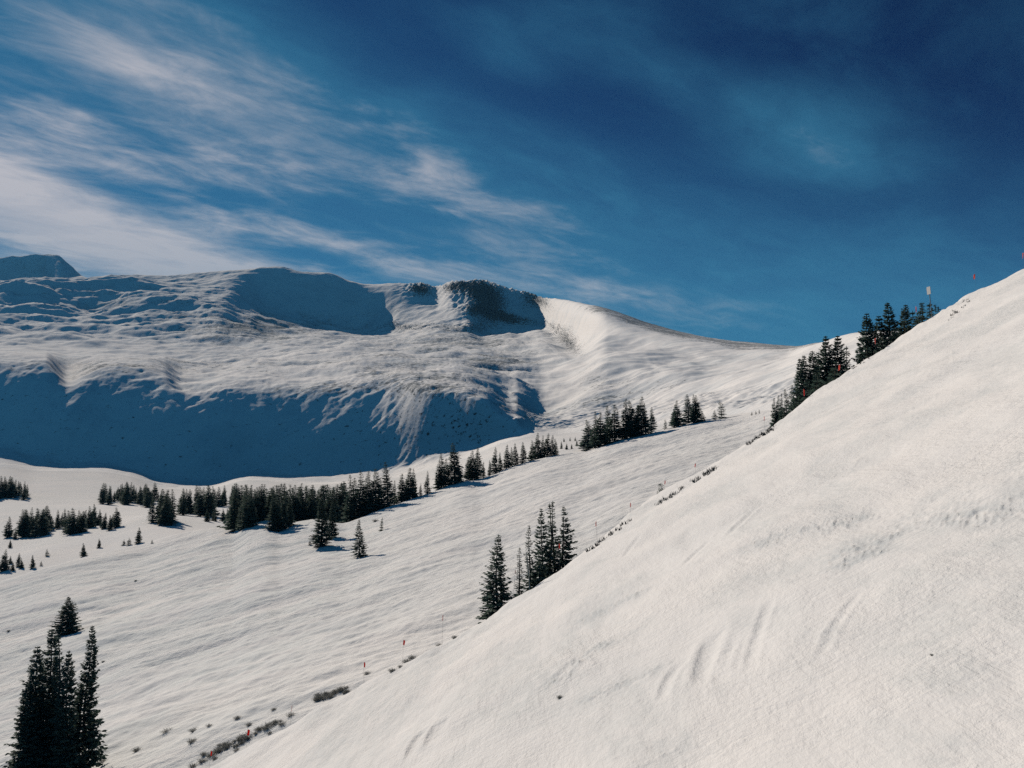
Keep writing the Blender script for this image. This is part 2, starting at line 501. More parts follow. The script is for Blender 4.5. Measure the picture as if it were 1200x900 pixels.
# --- valley floor and mountain, lofted through feature lines (photo column, row, distance)
ML = [
    # just behind the run's crest
    [(-600, 800, 236), (0, 689, 231), (120, 653, 246), (212, 631, 251), (262, 632, 250), (330, 645, 245), (450, 640, 245), (600, 600, 248), (700, 570, 250), (850, 530, 245), (950, 515, 225), (1100, 470, 205), (1800, 470, 180)],
    # hummock on the valley floor
    [(-600, 760, 262), (0, 664, 262), (60, 640, 285), (125, 622, 305), (180, 607, 318), (230, 612, 320), (300, 618, 320), (450, 620, 310), (600, 575, 320), (700, 545, 320), (850, 512, 310), (950, 500, 280), (1100, 458, 250), (1800, 462, 220)],
    # dip behind it
    [(-600, 735, 305), (0, 637, 330), (60, 617, 370), (125, 607, 380), (180, 603, 385), (300, 606, 390), (450, 600, 380), (600, 548, 420), (660, 527, 440), (720, 522, 430), (850, 503, 380), (950, 492, 330), (1100, 450, 280), (1800, 455, 250)],
    # valley floor
    [(-600, 660, 500), (0, 592, 520), (90, 586, 560), (190, 588, 560), (300, 588, 560), (450, 580, 540), (600, 532, 560), (660, 516, 580), (720, 513, 540), (850, 495, 450), (950, 484, 380), (1100, 442, 310), (1800, 448, 280)],
    # foot of the face
    [(-600, 600, 720), (0, 547, 760), (43, 552, 765), (117, 553, 765), (150, 558, 760), (190, 572, 740), (233, 575, 740), (293, 563, 755), (367, 568, 740), (450, 562, 720), (540, 540, 690), (610, 514, 680), (660, 508, 700), (720, 503, 640), (850, 487, 510), (950, 474, 430), (1100, 434, 340), (1800, 442, 300)],
    # bottom of the steep part
    [(-600, 580, 800), (0, 525, 830), (43, 538, 815), (80, 544, 810), (117, 543, 812), (150, 548, 806), (190, 562, 790), (233, 566, 790), (293, 553, 805), (367, 558, 790), (450, 550, 770), (540, 528, 735), (610, 507, 715), (660, 500, 740), (720, 494, 690), (850, 479, 540), (950, 463, 460), (1100, 428, 365), (1800, 437, 320)],
    # top edge of the steep face
    [(-600, 470, 930), (0, 429, 950), (52, 431, 948), (79, 463, 902), (100, 452, 920), (122, 441, 942), (165, 439, 948), (190, 446, 934), (214, 467, 899), (245, 464, 902), (283, 458, 912), (333, 460, 906), (417, 454, 880), (460, 453, 852), (500, 462, 796), (533, 464, 776), (567, 475, 742), (600, 492, 721), (640, 490, 790), (720, 478, 790), (800, 472, 700), (850, 468, 620), (950, 447, 520), (1100, 418, 420), (1800, 432, 345)],
    # back of the shelf / floor of the bowl
    [(-600, 450, 1200), (0, 409, 1290), (80, 410, 1330), (160, 412, 1340), (230, 415, 1330), (300, 412, 1340), (380, 405, 1380), (450, 407, 1330), (520, 408, 1280), (580, 415, 1130), (640, 420, 1040), (690, 428, 985), (760, 438, 860), (830, 441, 780), (900, 436, 690), (950, 425, 630), (1100, 409, 480), (1800, 428, 380)],
    # lower edge of the upper faces
    [(-600, 400, 1500), (0, 368, 1560), (100, 365, 1600), (180, 361, 1600), (235, 356, 1610), (268, 349, 1680), (290, 351, 1745), (312, 358, 1780), (345, 367, 1790), (380, 375, 1795), (420, 381, 1795), (445, 382, 1770), (480, 380, 1690), (525, 380, 1600), (548, 380, 1580), (570, 384, 1650), (600, 384, 1700), (632, 382, 1690), (662, 390, 1500), (700, 397, 1330), (740, 404, 1190), (790, 412, 1060), (830, 416, 980), (880, 420, 880), (920, 418, 800), (950, 410, 750), (1003, 399, 690), (1040, 396, 640), (1100, 401, 560), (1800, 424, 420)],
    # just under the skyline / rim of the bowl
    [(-600, 350, 1830), (0, 335, 1870), (100, 334, 1880), (200, 329, 1880), (250, 325, 1860), (285, 321, 1850), (300, 320, 1862), (330, 318, 1862), (387, 327, 1866), (430, 341, 1872), (470, 341, 1840), (510, 345, 1830), (530, 340, 1760), (567, 339, 1740), (597, 347, 1800), (630, 355, 1840), (660, 364, 1660), (700, 373, 1480), (740, 385, 1330), (780, 395, 1190), (830, 403, 1080), (880, 412, 960), (920, 413, 860), (950, 405, 800), (1003, 391, 740), (1040, 388, 690), (1100, 394, 620), (1800, 420, 460)],
    # skyline
    [(-600, 342, 1900), (0, 330, 1920), (100, 328, 1930), (133, 325, 1930), (200, 323, 1930), (233, 321, 1920), (267, 317, 1895), (300, 314, 1888), (330, 312, 1885), (350, 318, 1888), (387, 321, 1890), (410, 330, 1895), (430, 334, 1910), (460, 333, 1890), (490, 336, 1880), (510, 339, 1870), (530, 333, 1800), (567, 332, 1780), (577, 334, 1790), (597, 343, 1840), (613, 346, 1870), (633, 351, 1880), (650, 352, 1860), (700, 363, 1820), (767, 382, 1760), (833, 397, 1700), (883, 403, 1660), (944, 410, 1600), (1003, 416, 1500), (1100, 430, 1400), (1800, 500, 1300)],
    # falling away behind
    [(-600, 362, 2150), (0, 350, 2150), (330, 332, 2150), (567, 350, 2050), (700, 378, 2050), (944, 420, 1900), (1100, 440, 1700), (1800, 520, 1600)],
]
MC = 1250
MX = np.linspace(-1.12, 1.12, MC)
LZ, LD = [], []
for L in ML:
    fz, fd = line(L)
    LZ.append(fz(MX)); LD.append(fd(MX))
LZ, LD = np.array(LZ), np.array(LD)
far_f = sstep(float(ray(712, 400)[0]), float(ray(618, 400)[0]), MX)     # the main ridge lies well behind the bowl
for k in range(7, len(LD)):
    LD[k] = LD[k] * (1 + (.30 if k == 7 else .50) * far_f)
LD[6] = LD[6] - 15 * sstep(float(ray(620, 450)[0]), float(ray(540, 450)[0]), MX)
for k in range(1, len(LD)):
    LD[k] = np.maximum(LD[k], LD[k - 1] + 8)
ROWS = [16, 26, 34, 40, 30, 110, 110, 100, 90, 26, 14]
tt = np.concatenate([np.linspace(k, k + 1, n, endpoint=False) for k, n in enumerate(ROWS)] + [[len(ROWS)]])


def pchip_cols(Y, t):
    K = Y.shape[0]
    dl = np.diff(Y, axis=0)
    m = np.zeros_like(Y)
    pr = dl[:-1] * dl[1:]
    with np.errstate(divide='ignore', invalid='ignore'):
        m[1:-1] = np.where(pr > 0, 2 * dl[:-1] * dl[1:] / (dl[:-1] + dl[1:]), 0)
    m[0], m[-1] = dl[0], dl[-1]
    k = np.minimum(t.astype(int), K - 2)
    f = (t - k)[:, None]
    return ((2 * f**3 - 3 * f**2 + 1) * Y[k] + (f**3 - 2 * f**2 + f) * m[k] + (-2 * f**3 + 3 * f**2) * Y[k + 1] + (f**3 - f**2) * m[k + 1])


LH = LZ * LD
Dm = pchip_cols(LD, tt)
Zm = pchip_cols(LH, tt)
Xm = MX[None, :] * Dm
TT = tt[:, None] + 0 * Xm
VZm = Zm / Dm
# photo columns/rows of each vertex, used to place features and painted shade of the mountain
cosP, sinP = math.cos(PITCH), math.sin(PITCH)
dep = cosP + VZm * sinP
Um = 600 + F * MX[None, :] / dep
Vm = 450 - F * (VZm * cosP - sinP) / dep


def reg(u, v, su, sv, rot=0):
    c, s = math.cos(R(rot)), math.sin(R(rot))
    a = (Um - u) * c + (Vm - v) * s
    b = -(Um - u) * s + (Vm - v) * c
    return np.exp(-(a / su) ** 2 - (b / sv) ** 2)


upper = sstep(5.2, 7.0, TT)
smooth_bowl = np.clip(sstep(600, 680, Um) * sstep(5, 6, TT), 0, 1)
face = sstep(4.6, 5.2, TT) * sstep(6.6, 6.0, TT)
rock_shade_m = np.clip(.95 * reg(492, 343, 14, 7) + .9 * reg(536, 340, 18, 7) + .98 * reg(572, 357, 24, 22, 25) + .4 * reg(560, 345, 14, 10) + .7 * reg(626, 353, 20, 10, 20)
                + .75 * reg(590, 374, 50, 5, 8) + .5 * reg(470, 384, 40, 6) + .45 * reg(540, 386, 40, 7) + .6 * reg(665, 398, 22, 9, 35) + .20 * reg(520, 500, 90, 36) + .09 * face * (1 - smooth_bowl), 0, 1.3)  # bare rocks, plus painted shadow: band below the cliffs, streak in the bowl
scour_shade = np.clip(-.12 + .26 * sstep(5.4, 6.2, TT) * (1 - smooth_bowl) + .5 * reg(475, 425, 80, 32) + .6 * reg(560, 400, 60, 12) + .75 * reg(300, 385, 120, 22) + .55 * reg(150, 430, 220, 9) + .6 * reg(420, 455, 130, 14) + .35 * reg(130, 355, 100, 20)
                + 1.1 * sstep(8.75, 9.3, TT) * sstep(640, 720, Um) + .75 * reg(705, 455, 48, 28) + .6 * reg(600, 425, 50, 14) + .5 * reg(675, 404, 16, 6, 45) + .4 * reg(790, 450, 50, 25) + .4 * reg(650, 490, 60, 14) + .4 * reg(560, 480, 60, 40), 0, 1.2)  # scoured tundra, plus painted shade: upper-left hollows and greys of the bowl
amp = .35 * sstep(0, 2, TT) + 2.2 * sstep(3.6, 5, TT) + 5.6 * upper
amp = amp * (1 - .72 * smooth_bowl) * (1 - .5 * reg(60, 412, 160, 12)) * (1 - .6 * reg(365, 350, 70, 28))
big = fbm(Xm / 150, Dm / 110, 5, 41, .5)
rid = fbm(Xm / 60, Dm / 48, 5, 43, .55, True)
sm = fbm(Xm / 14, Dm / 11, 4, 47, .6)
wavy = fbm(Xm / 90 + .6 * fbm(Xm / 60, Dm / 60, 2, 3), Dm / 38, 4, 51)
Zm = Zm + amp * ((1.2 + 1.3 * sstep(5.8, 6.6, TT) * sstep(9, 8, TT)) * big + .3 * rid) + .8 * sm * sstep(3.5, 6, TT) * (1 - .5 * smooth_bowl)
big2 = fbm(Xm / 210 + .5, Dm / 62 + .3 * wavy, 3, 91)
Zm = Zm + 60 * reg(25, 352, 66, 12) + 48 * reg(135, 343, 66, 9) + 28 * reg(185, 358, 50, 7) + 34 * big2 * reg(60, 355, 170, 30) + 8 * wavy * reg(250, 375, 110, 28)
gul = fbm(Xm / 24 + .25 * Dm / 60 + 1.2 * perlin(Xm / 50, Dm / 80, 8), Dm / 110, 4, 66, .55)
Zm = Zm + 5.5 * gul * sstep(5.05, 5.6, TT) * sstep(7.2, 6.2, TT) * (1 - smooth_bowl) * (.35 - .15 * sstep(300, 430, Um)) + 3.5 * fbm(Xm / 38, Dm / 30, 4, 67) * face + 2.6 * fbm(Xm / 15, Dm / 7, 4, 68, .6) * face * sstep(330, 470, Um)
Zm = Zm + 24 * (fbm(Xm / 21 + 2, Dm / 30, 4, 58, .6, True) - .15) * np.clip(reg(572, 345, 50, 22) + .7 * reg(492, 340, 22, 8), 0, 1) * sstep(7.8, 8.6, TT)
Zm = Zm + 28 * (fbm(Xm / 34, Dm / 16, 5, 57, .6, True) - .18) * np.clip(rock_shade_m, 0, 1) * sstep(7.6, 8.2, TT)
Zm = Zm + 9 * fbm(Xm / 95 + .4, Dm / 120, 3, 71) * smooth_bowl * sstep(9.0, 8.0, TT)
# the hollow in the right-hand bowl and its snow dome
Zm = Zm + 10 * reg(700, 385, 40, 22) - 9 * reg(668, 400, 30, 16, 30) + 8 * reg(590, 398, 36, 9, -12)
Zm = Zm - 3.5 * reg(655, 476, 60, 16) + 2.5 * reg(640, 455, 60, 14) + 5 * wavy * reg(740, 440, 120, 40)
Pm = np.stack([Xm, Dm, Zm], -1)
split = sum(ROWS[:4])
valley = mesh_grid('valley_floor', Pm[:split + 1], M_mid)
mountain = mesh_grid('mountain', Pm[split:], M_far, {'rock_shade': rock_shade_m[split:], 'scour_shade': scour_shade[split:], 'drift': np.clip(smooth_bowl * (1 - scour_shade) + reg(60, 412, 160, 12) + reg(365, 350, 70, 28) + .6 * face, 0, 1)[split:]})
add_bvh(Pm[:split + 60], 3)

# --- far peak at the left
PK = [[(-700, 360, 2500), (0, 355, 2500), (120, 350, 2500), (260, 350, 2500)],
      [(-700, 345, 2900), (0, 333, 2930), (44, 333, 2930), (57, 332, 2830), (70, 332, 2760), (100, 338, 2830), (260, 345, 2950)],
      [(-700, 335, 3100), (-200, 318, 3050), (-60, 309, 3000), (0, 303, 2990), (20, 301, 2985), (52, 300, 2975), (68, 301, 2985), (76, 308, 3000), (86, 316, 3020), (100, 327, 3050), (130, 336, 3100), (260, 345, 3200)],
      [(-700, 350, 3500), (0, 330, 3500), (100, 340, 3500), (260, 350, 3600)]]
KX = np.linspace(float(ray(-650, 330)[0]), float(ray(240, 330)[0]), 260)
kz, kd = [], []
for L in PK:
    fz, fd = line(L); kz.append(fz(KX)); kd.append(fd(KX))
kz, kd = np.array(kz), np.array(kd) * 1.5
tk = np.concatenate([np.linspace(0, 1, 30, endpoint=False), np.linspace(1, 2, 90, endpoint=False), np.linspace(2, 3, 30)])
Dk, Zk = pchip_cols(kd, tk), pchip_cols(kz * kd, tk)
Xk = KX[None, :] * Dk
Zk = Zk + 12 * fbm(Xk / 140, Dk / 110, 5, 61, .5, True)
uk = 600 + F * KX[None, :] + 0 * Dk
mesh_grid('far_peak', np.stack([Xk, Dk, Zk], -1), M_far, {'rock_shade': .22 + 0 * Xk, 'scour_shade': .35 + 0 * Xk})

# ------------------------------------------------------------------ air
zlo = min(float(P[..., 2].min()) for P in (Pn, P2, Pm, np.stack([Xk, Dk, Zk], -1))) - 1
zhi = max(float(P[..., 2].max()) for P in (Pn, P2, Pm, np.stack([Xk, Dk, Zk], -1))) + 5
hm = bpy.data.materials.new('haze')
hm.use_nodes = True
nt = hm.node_tree
nt.nodes.remove(nt.nodes['Principled BSDF'])
pv = nd(nt, 'ShaderNodeVolumePrincipled')
pv.inputs['Color'].default_value = (.22, .62, 1.0, 1)
pv.inputs['Density'].default_value = .00003
pv.inputs['Anisotropy'].default_value = 0.0
nt.links.new(pv.outputs[0], nt.nodes['Material Output'].inputs['Volume'])
hv = [(x, y, z) for x in (-5600, 5600) for y in (-300, 5700) for z in (zlo, zhi)]
hme = bpy.data.meshes.new('haze')
hme.from_pydata(hv, [], [(0, 1, 3, 2), (4, 6, 7, 5), (0, 4, 5, 1), (2, 3, 7, 6), (0, 2, 6, 4), (1, 5, 7, 3)])
hme.materials.append(hm)
ho = bpy.data.objects.new('haze', hme)
C.objects.link(ho)
ho['kind'] = 'stuff'

# ------------------------------------------------------------------ vegetation
def thin(nt, b, f):
    t = nd(nt, 'ShaderNodeBsdfTranslucent')
    src = b.inputs['Base Color']
    if src.links: nt.links.new(src.links[0].from_socket, t.inputs[0])
    else: t.inputs[0].default_value = src.default_value
    mx = nd(nt, 'ShaderNodeMixShader')
    mx.inputs[0].default_value = f
    nt.links.new(b.outputs[0], mx.inputs[1]); nt.links.new(t.outputs[0], mx.inputs[2])
    nt.links.new(mx.outputs[0], nt.nodes['Material Output'].inputs['Surface'])


def foliage_mat(name, c0, c1):
    m, nt, b = mat(name)
    tc = nd(nt, 'ShaderNodeTexCoord').outputs['Object']
    n = noise(nt, tc, 2.2, 3.0)
    oi = nd(nt, 'ShaderNodeObjectInfo').outputs['Random']
    f = math_n(nt, 'ADD', math_n(nt, 'MULTIPLY', n, .8), math_n(nt, 'MULTIPLY', oi, .3), clamp=True)
    nt.links.new(mixc(nt, f, c0, c1), b.inputs['Base Color'])
    b.inputs['Roughness'].default_value = .8
    b.inputs['Specular IOR Level'].default_value = .2
    thin(nt, b, .35)
    return m


M_fol = foliage_mat('spruce_needles', (.060, .112, .100), (.105, .160, .130))
M_shrub = foliage_mat('willow_twigs', (.17, .19, .19), (.36, .37, .35))
M_bark, _nt, _b = mat('bark')
_n = noise(_nt, mapped(_nt, nd(_nt, 'ShaderNodeTexCoord').outputs['Object'], (6, 6, 1)), 3.0)
_nt.links.new(mixc(_nt, _n, (.05, .042, .035), (.13, .11, .09)), _b.inputs['Base Color'])
_b.inputs['Roughness'].default_value = .9


def quick_mesh(name, V, Fc, material):
    me = bpy.data.meshes.new(name)
    me.from_pydata(V, [], Fc)
    me.materials.append(material)
    me.update()
    return me


def tube(V, Fc, pts, radii, n=7):
    b0 = len(V)
    for (p, r) in zip(pts, radii):
        for k in range(n):
            t = 2 * math.pi * k / n
            V.append((p[0] + r * math.cos(t), p[1] + r * math.sin(t), p[2]))
    for i in range(len(pts) - 1):
        for k in range(n):
            Fc.append((b0 + i * n + k, b0 + i * n + (k + 1) % n, b0 + (i + 1) * n + (k + 1) % n, b0 + (i + 1) * n + k))
    Fc.append(tuple(b0 + (len(pts) - 1) * n + k for k in range(n)))


def conifer(seed, whorls, per, steps, width, power=.85, bare=.05, gap=.12, lean=0.0, one_side=None, twig=.2, s0=.28):
    """crown and trunk of a conifer of height 1; sprays of small needle-bunch faces along every branch"""
    rnd = random.Random(seed)
    V, Fc = [], []
    ax = lambda h: (lean * h * h + .010 * math.sin(h * 9 + seed), .010 * math.cos(h * 7 + seed * 2))
    ph = rnd.random() * 6
    bulge = [rnd.uniform(.72, 1.18) for _ in range(9)]
    for wi in range(whorls):
        t = (wi + rnd.random() * .7) / whorls
        h = bare + (1 - bare) * (t ** .92)
        if h > .995: h = .995
        prof = width * ((1 - h) ** power) * (0.86 + .14 * math.sin(wi * 1.9 + seed)) + .012
        prof *= bulge[int(t * 8.99)] * .55 + .45
        if h < bare + .08: prof *= .72
        nb = max(3, int(per * (1 - .35 * h) + rnd.random()))
        off = rnd.random() * 6.28
        x0, y0 = ax(h)
        for bi in range(nb):
            if rnd.random() < gap: continue
            az = off + 6.2832 * bi / nb + rnd.uniform(-.3, .3)
            L = prof * rnd.uniform(.62, 1.18)
            if one_side is not None:
                L *= .62 + .48 * (1 + math.cos(az - one_side)) / 2 * 1.4
            up = -.28 + .75 * h + rnd.uniform(-.12, .12)
            ca_, sa_ = math.cos(az), math.sin(az)
            st = steps if L > width * .3 else max(2, steps - 2)
            for k in range(st):
                s = s0 + (1.02 - s0) * (k + .55 + rnd.uniform(-.3, .3)) / st
                r = L * s
                z = h + r * up + .22 * L * (s * s - .55 * s)
                cx_, cy_ = x0 + ca_ * r, y0 + sa_ * r
                tw = (L * twig + .008) * (1.15 - .62 * s) * rnd.uniform(.8, 1.25)
                for sd in (-1, 1):
                    if k < st - 1 and rnd.random() < .22: continue
                    a2 = az + sd * rnd.uniform(.35, 1.0)
                    ex, ey = math.cos(a2), math.sin(a2)
                    tip = (cx_ + ex * tw * 1.35, cy_ + ey * tw * 1.35, z - tw * rnd.uniform(.05, .55))
                    wv = tw * rnd.uniform(.30, .48)
                    ml, tl = .55, rnd.uniform(-.8, .8)
                    mx_, my_, mz_ = cx_ + ex * tw * ml, cy_ + ey * tw * ml, z - tw * .05
                    i = len(V)
                    V.extend([(cx_ - ex * tw * .35, cy_ - ey * tw * .35, z + .1 * tw), (mx_ - ey * wv, my_ + ex * wv, mz_ + wv * tl), tip, (mx_ + ey * wv, my_ - ex * wv, mz_ - wv * tl - .35 * wv)])
                    Fc.append((i, i + 1, i + 2, i + 3))
    # leader
    x0, y0 = ax(1.0)
    for k in range(4):
        a2 = k * 1.57 + seed
        i = len(V)
        V.extend([(x0 * .97, y0, .95), (x0 + .006 * math.cos(a2), y0 + .006 * math.sin(a2), .97), (x0, y0, 1.012), (x0 - .004 * math.sin(a2), y0 + .004 * math.cos(a2), .965)])
        Fc.append((i, i + 1, i + 2, i + 3))
    TV, TF = [], []
    hs = [-.06, 0.0, .2, .45, .7, .9, .985]
    tube(TV, TF, [(*ax(max(h, 0)), h) for h in hs], [max(.0025, .019 * (1 - .97 * max(h, 0))) for h in hs], 6)
    return quick_mesh('crown', V, Fc, M_fol), quick_mesh('trunk', TV, TF, M_bark)


HI = {
    'full': [conifer(11, 58, 12, 9, .20, .80, .02, .12), conifer(12, 60, 12, 9, .185, .78, .02, .12), conifer(13, 58, 12, 9, .20, .85, .02, .14, lean=.03)],
    'broad': [conifer(21, 46, 13, 8, .36, .85, .02, .08)],
    'spruce': [conifer(31, 46, 11, 8, .28, .88, .02, .16), conifer(35, 46, 10, 8, .25, .95, .02, .18)],
    'spire': [conifer(41, 46, 8, 6, .115, .75, .03, .22), conifer(42, 48, 8, 6, .14, 1.0, .03, .2), conifer(43, 46, 8, 6, .15, 1.1, .02, .22), conifer(44, 44, 8, 6, .10, .7, .05, .3)],
    'flag': [conifer(51, 46, 10, 8, .25, 1.05, .02, .2, one_side=0.2)],
}
LO = {
    'lo_full': [conifer(101 + i, 44, 9, 4, wd, .80, .01, .08, twig=.33, lean=ln, s0=.10) for i, (wd, ln) in enumerate([(.21, 0), (.19, .04), (.24, -.03), (.22, .02), (.18, 0), (.2, .05)])],
    'lo_spire': [conifer(121 + i, 44, 8, 4, wd, .88, .02, .13, twig=.33, lean=ln, s0=.10) for i, (wd, ln) in enumerate([(.145, 0), (.16, .03), (.15, -.03), (.18, .02)])],
    'lo_bushy': [conifer(141 + i, 20, 9, 4, wd, .7, .01, .06, twig=.32, lean=ln, s0=.10) for i, (wd, ln) in enumerate([(.27, .02), (.33, 0), (.24, .08)])],
}
KINDS = {**HI, **LO}
rnd = random.Random(4)


def label(o, lb, cat, group=None):
    o['label'] = lb
    o['category'] = cat
    if group: o['group'] = group


def plant_tree(kind, pos, height, lb, group=None, variant=None, wscale=1.0, name='spruce_tree', rz=None, lean=None):
    ms = KINDS[kind]
    cm, tm = ms[rnd.randrange(len(ms)) if variant is None else variant % len(ms)]
    root = bpy.data.objects.new(name, None)
    root.empty_display_size = .5
    C.objects.link(root)
    root.location = pos
    root.rotation_euler = (lean or rnd.uniform(-.02, .02), rnd.uniform(-.02, .03), rnd.random() * 6.28 if rz is None else rz)
    root.scale = (height * wscale, height * wscale, height)
    for nm, me in (('crown', cm), ('trunk', tm)):
        c = bpy.data.objects.new(nm, me)
        C.objects.link(c)
        c.parent = root
    label(root, lb, 'tree', group)
    return root


def tree_px(kind, ut, vt, lb, base=None, d=None, **kw):
    """a tree whose tip is seen at (ut, vt); foot given by its pixel or by its distance"""
    if base is not None:
        p = hit(*base)
        x, y = p.x, p.y
    else:
        y = d; x = float(ray(ut, vt)[0]) * d
    z = ground(x, y)
    top = float(ray(ut, vt)[1]) * y
    h = max(top - z, 1.2) + .15
    return plant_tree(kind, (x, y, z - .15), h, lb, **kw)


# bottom left clump
G1 = 'tall spruces clumped at the lower left'
tree_px('full', 61, 738, 'tall dark spruce with the left of the twin tips in the lower-left clump', d=73, group=G1, variant=0, wscale=.86)
tree_px('spire', 71, 744, 'slender spruce with the thin right-hand twin tip in the lower-left clump', d=71.5, group=G1, variant=2)
tree_px('full', 48, 757, 'dark spruce with the lower, left shoulder tip of the lower-left clump', d=71, group=G1, variant=1, wscale=.92)
tree_px('full', 102, 734, 'tallest dark spruce, right edge of the lower-left clump, branches jutting right', d=72, group=G1, variant=2, wscale=.74, rz=0)
tree_px('full', 82, 764, 'short slim spruce filling the gap between the taller lower-left spruces', d=70, group=G1, variant=1, wscale=.78)
tree_px('full', 33, 800, 'short wide spruce at the far left foot of the lower-left clump', d=70, group=G1, variant=0, wscale=1.05)
tree_px('broad', 80, 699, 'small broad pyramid spruce alone on the snow above the lower-left clump', base=(78, 742), wscale=1.3)
# centre group, behind the edge of the near slope
G2 = 'spruces rising behind the edge of the near slope at the centre'
tree_px('spruce', 582, 626, 'broad ragged spruce standing apart, left end of the centre group', d=63.5, group=G2, variant=0, wscale=1.0)
tree_px('spire', 608.5, 642, 'thin short spire spruce in the gap of the centre group, next to the broad one', d=64.5, group=G2, variant=3, wscale=1.15)
tree_px('spire', 620, 616, 'narrow spire spruce behind the pale pole in the centre group', d=66, group=G2, variant=0)
tree_px('spruce', 636, 596, 'tall full spruce with a thin tip, left of the tallest centre pair', d=68, group=G2, variant=1, wscale=.85)
tree_px('spire', 643.5, 590, 'left of the tallest twin-tipped spruces of the centre group', d=69.5, group=G2, variant=2, wscale=1.25)
tree_px('spire', 648.5, 587, 'tallest thin-tipped spruce of the centre group', d=70.5, group=G2, variant=1, wscale=1.1)
tree_px('flag', 659.5, 593, 'spruce at the right end of the centre group with long branches pointing right', d=68.5, group=G2, variant=0, rz=0)
tree_px('lo_bushy', 632, 645, 'low dense spruce at the foot of the centre group', d=66, group=G2)
tree_px('lo_bushy', 652, 640, 'low dense spruce at the right foot of the centre group', d=67.5, group=G2)
# single trees on the run
tree_px('spruce', 424, 609, 'small solitary spruce on the snow in front of the treeline', base=(421, 653), wscale=1.0, variant=1)
tree_px('lo_bushy', 448, 605, 'little bushy spruce in the tree shadow, right of the solitary one', base=(447, 622), wscale=.8)
tree_px('full', 384, 583, 'dark bulky spruce jutting forward from the treeline onto the run', base=(377, 640), variant=0, wscale=1.2)
tree_px('full', 393, 588, 'dark spruce leaning against the bulky one in front of the treeline', base=(389, 630), variant=1, wscale=1.1)
tree_px('lo_bushy', 364, 632, 'tiny bush-like spruce at the left foot of the bulky spruce', base=(363, 639))
tree_px('lo_full', 776, 566, 'tiny sapling poking over the bare edge of the near slope', d=84, wscale=1.3)


def stand(specs, lbf, group, kinds=('lo_full', 'lo_full', 'lo_spire'), ws=1.0):
    for i, s in enumerate(sorted(specs, key=lambda q: q[0])):
        ut, vt, b = s[:3]
        kd = s[3] if len(s) > 3 else rnd.choice(kinds)
        lb = lbf(i, len(specs)) if callable(lbf) else lbf
        if isinstance(b, tuple):
            tree_px(kd, ut, vt, lb, base=b, group=group, wscale=ws * rnd.uniform(1.05, 1.4))
        else:
            tree_px(kd, ut, vt, lb, d=b, group=group, wscale=ws * rnd.uniform(1.05, 1.4))


ORD = ['first', 'second', 'third', 'fourth', 'fifth', 'sixth', 'seventh', 'eighth', 'ninth', 'tenth', 'eleventh', 'twelfth', 'thirteenth', 'fourteenth', 'fifteenth',
       'sixteenth', 'seventeenth', 'eighteenth', 'nineteenth', 'twentieth', 'twenty-first', 'twenty-second', 'twenty-third', 'twenty-fourth', 'twenty-fifth', 'twenty-sixth']
ordl = lambda txt: (lambda i, n: txt % ORD[i])

# treeline on the crest of the run, left part to the middle
TLN = [(412, 556, 216), (417, 560, 220), (423, 551, 217), (428, 560, 222), (432, 552, 218), (440, 549, 217), (445, 562, 222), (455, 541, 215, 'lo_full'), (462, 563, 222), (471, 555, 218), (476, 561, 222), (481, 548, 218), (485, 549, 220),
       (493, 566, 216, 'lo_spire'), (501, 552, 217, 'lo_spire'), (514, 539, 219), (518, 531, 219), (523, 537, 221), (533, 519, 219, 'lo_full'), (538, 545, 224), (549, 535, 222), (553, 528, 221), (559, 524, 222)]
stand(TLN, ordl('dark spruce on the crest treeline left of the middle, %s from its left end'), 'crest treeline spruces left of the middle')
TL2 = [(566, 541, 224), (574, 539, 224), (580, 524, 222), (586, 530, 224), (594, 521, 222), (600, 524, 224), (605, 519, 222), (613, 518, 221), (624, 516, 224), (630, 507, 222), (636, 510, 222), (641, 508, 223), (647, 510, 222), (651, 514, 224)]
stand(TL2, ordl('dark spruce on the crest treeline at the middle, %s from its left end'), 'crest treeline spruces at the middle')
# stand on the ridge right of the middle
TL3 = [(692, 492, (690, 527), 'lo_full'), (697, 482, (697, 525)), (703, 483, (704, 523), 'lo_full'), (713, 475, (712, 519)), (719, 474, (720, 517), 'lo_full'), (733, 467, (733, 514), 'lo_full'), (743, 469, (742, 512), 'lo_full'), (751, 465, (751, 510), 'lo_full'), (757, 472, (757, 509)), (763, 477, (764, 506), 'lo_full'), (738, 480, (738, 513)), (747, 478, (747, 511))]
stand(TL3, ordl('dark spruce in the ridge stand right of the middle, %s planted from its left'), 'ridge stand right of the middle', ws=1.15)
tree_px('lo_bushy', 687, 519, 'low bush-like spruce at the left foot of the ridge stand', base=(687, 529))
TL4 = [(780, 491, (780, 503), 'lo_bushy'), (790, 477, (790, 500), 'lo_full'), (794, 469, (794, 500), 'lo_full'), (808, 462, (807, 496), 'lo_full'), (813, 462, (813, 496)), (818, 463, (817, 495), 'lo_full'), (825, 485, (825, 494), 'lo_bushy'), (838, 480, (838, 492), 'lo_bushy'), (847, 469, (846, 491), 'lo_bushy')]
stand(TL4, ordl('spruce in the open row on the ridge crest, %s from its left end'), 'open row of spruces on the ridge crest', ws=1.1)
for i, (u, v0, v1) in enumerate([(881, 482, 487), (886, 481, 486), (890, 481, 485)]):
    tree_px('lo_bushy', u, v0, ['tiny spruce, left one of the far three beside the right cluster', 'tiny spruce, middle one of the far three beside the right cluster', 'tiny spruce, right one of the far three beside the right cluster'][i], base=(u, v1), group='three tiny spruces on the crest')
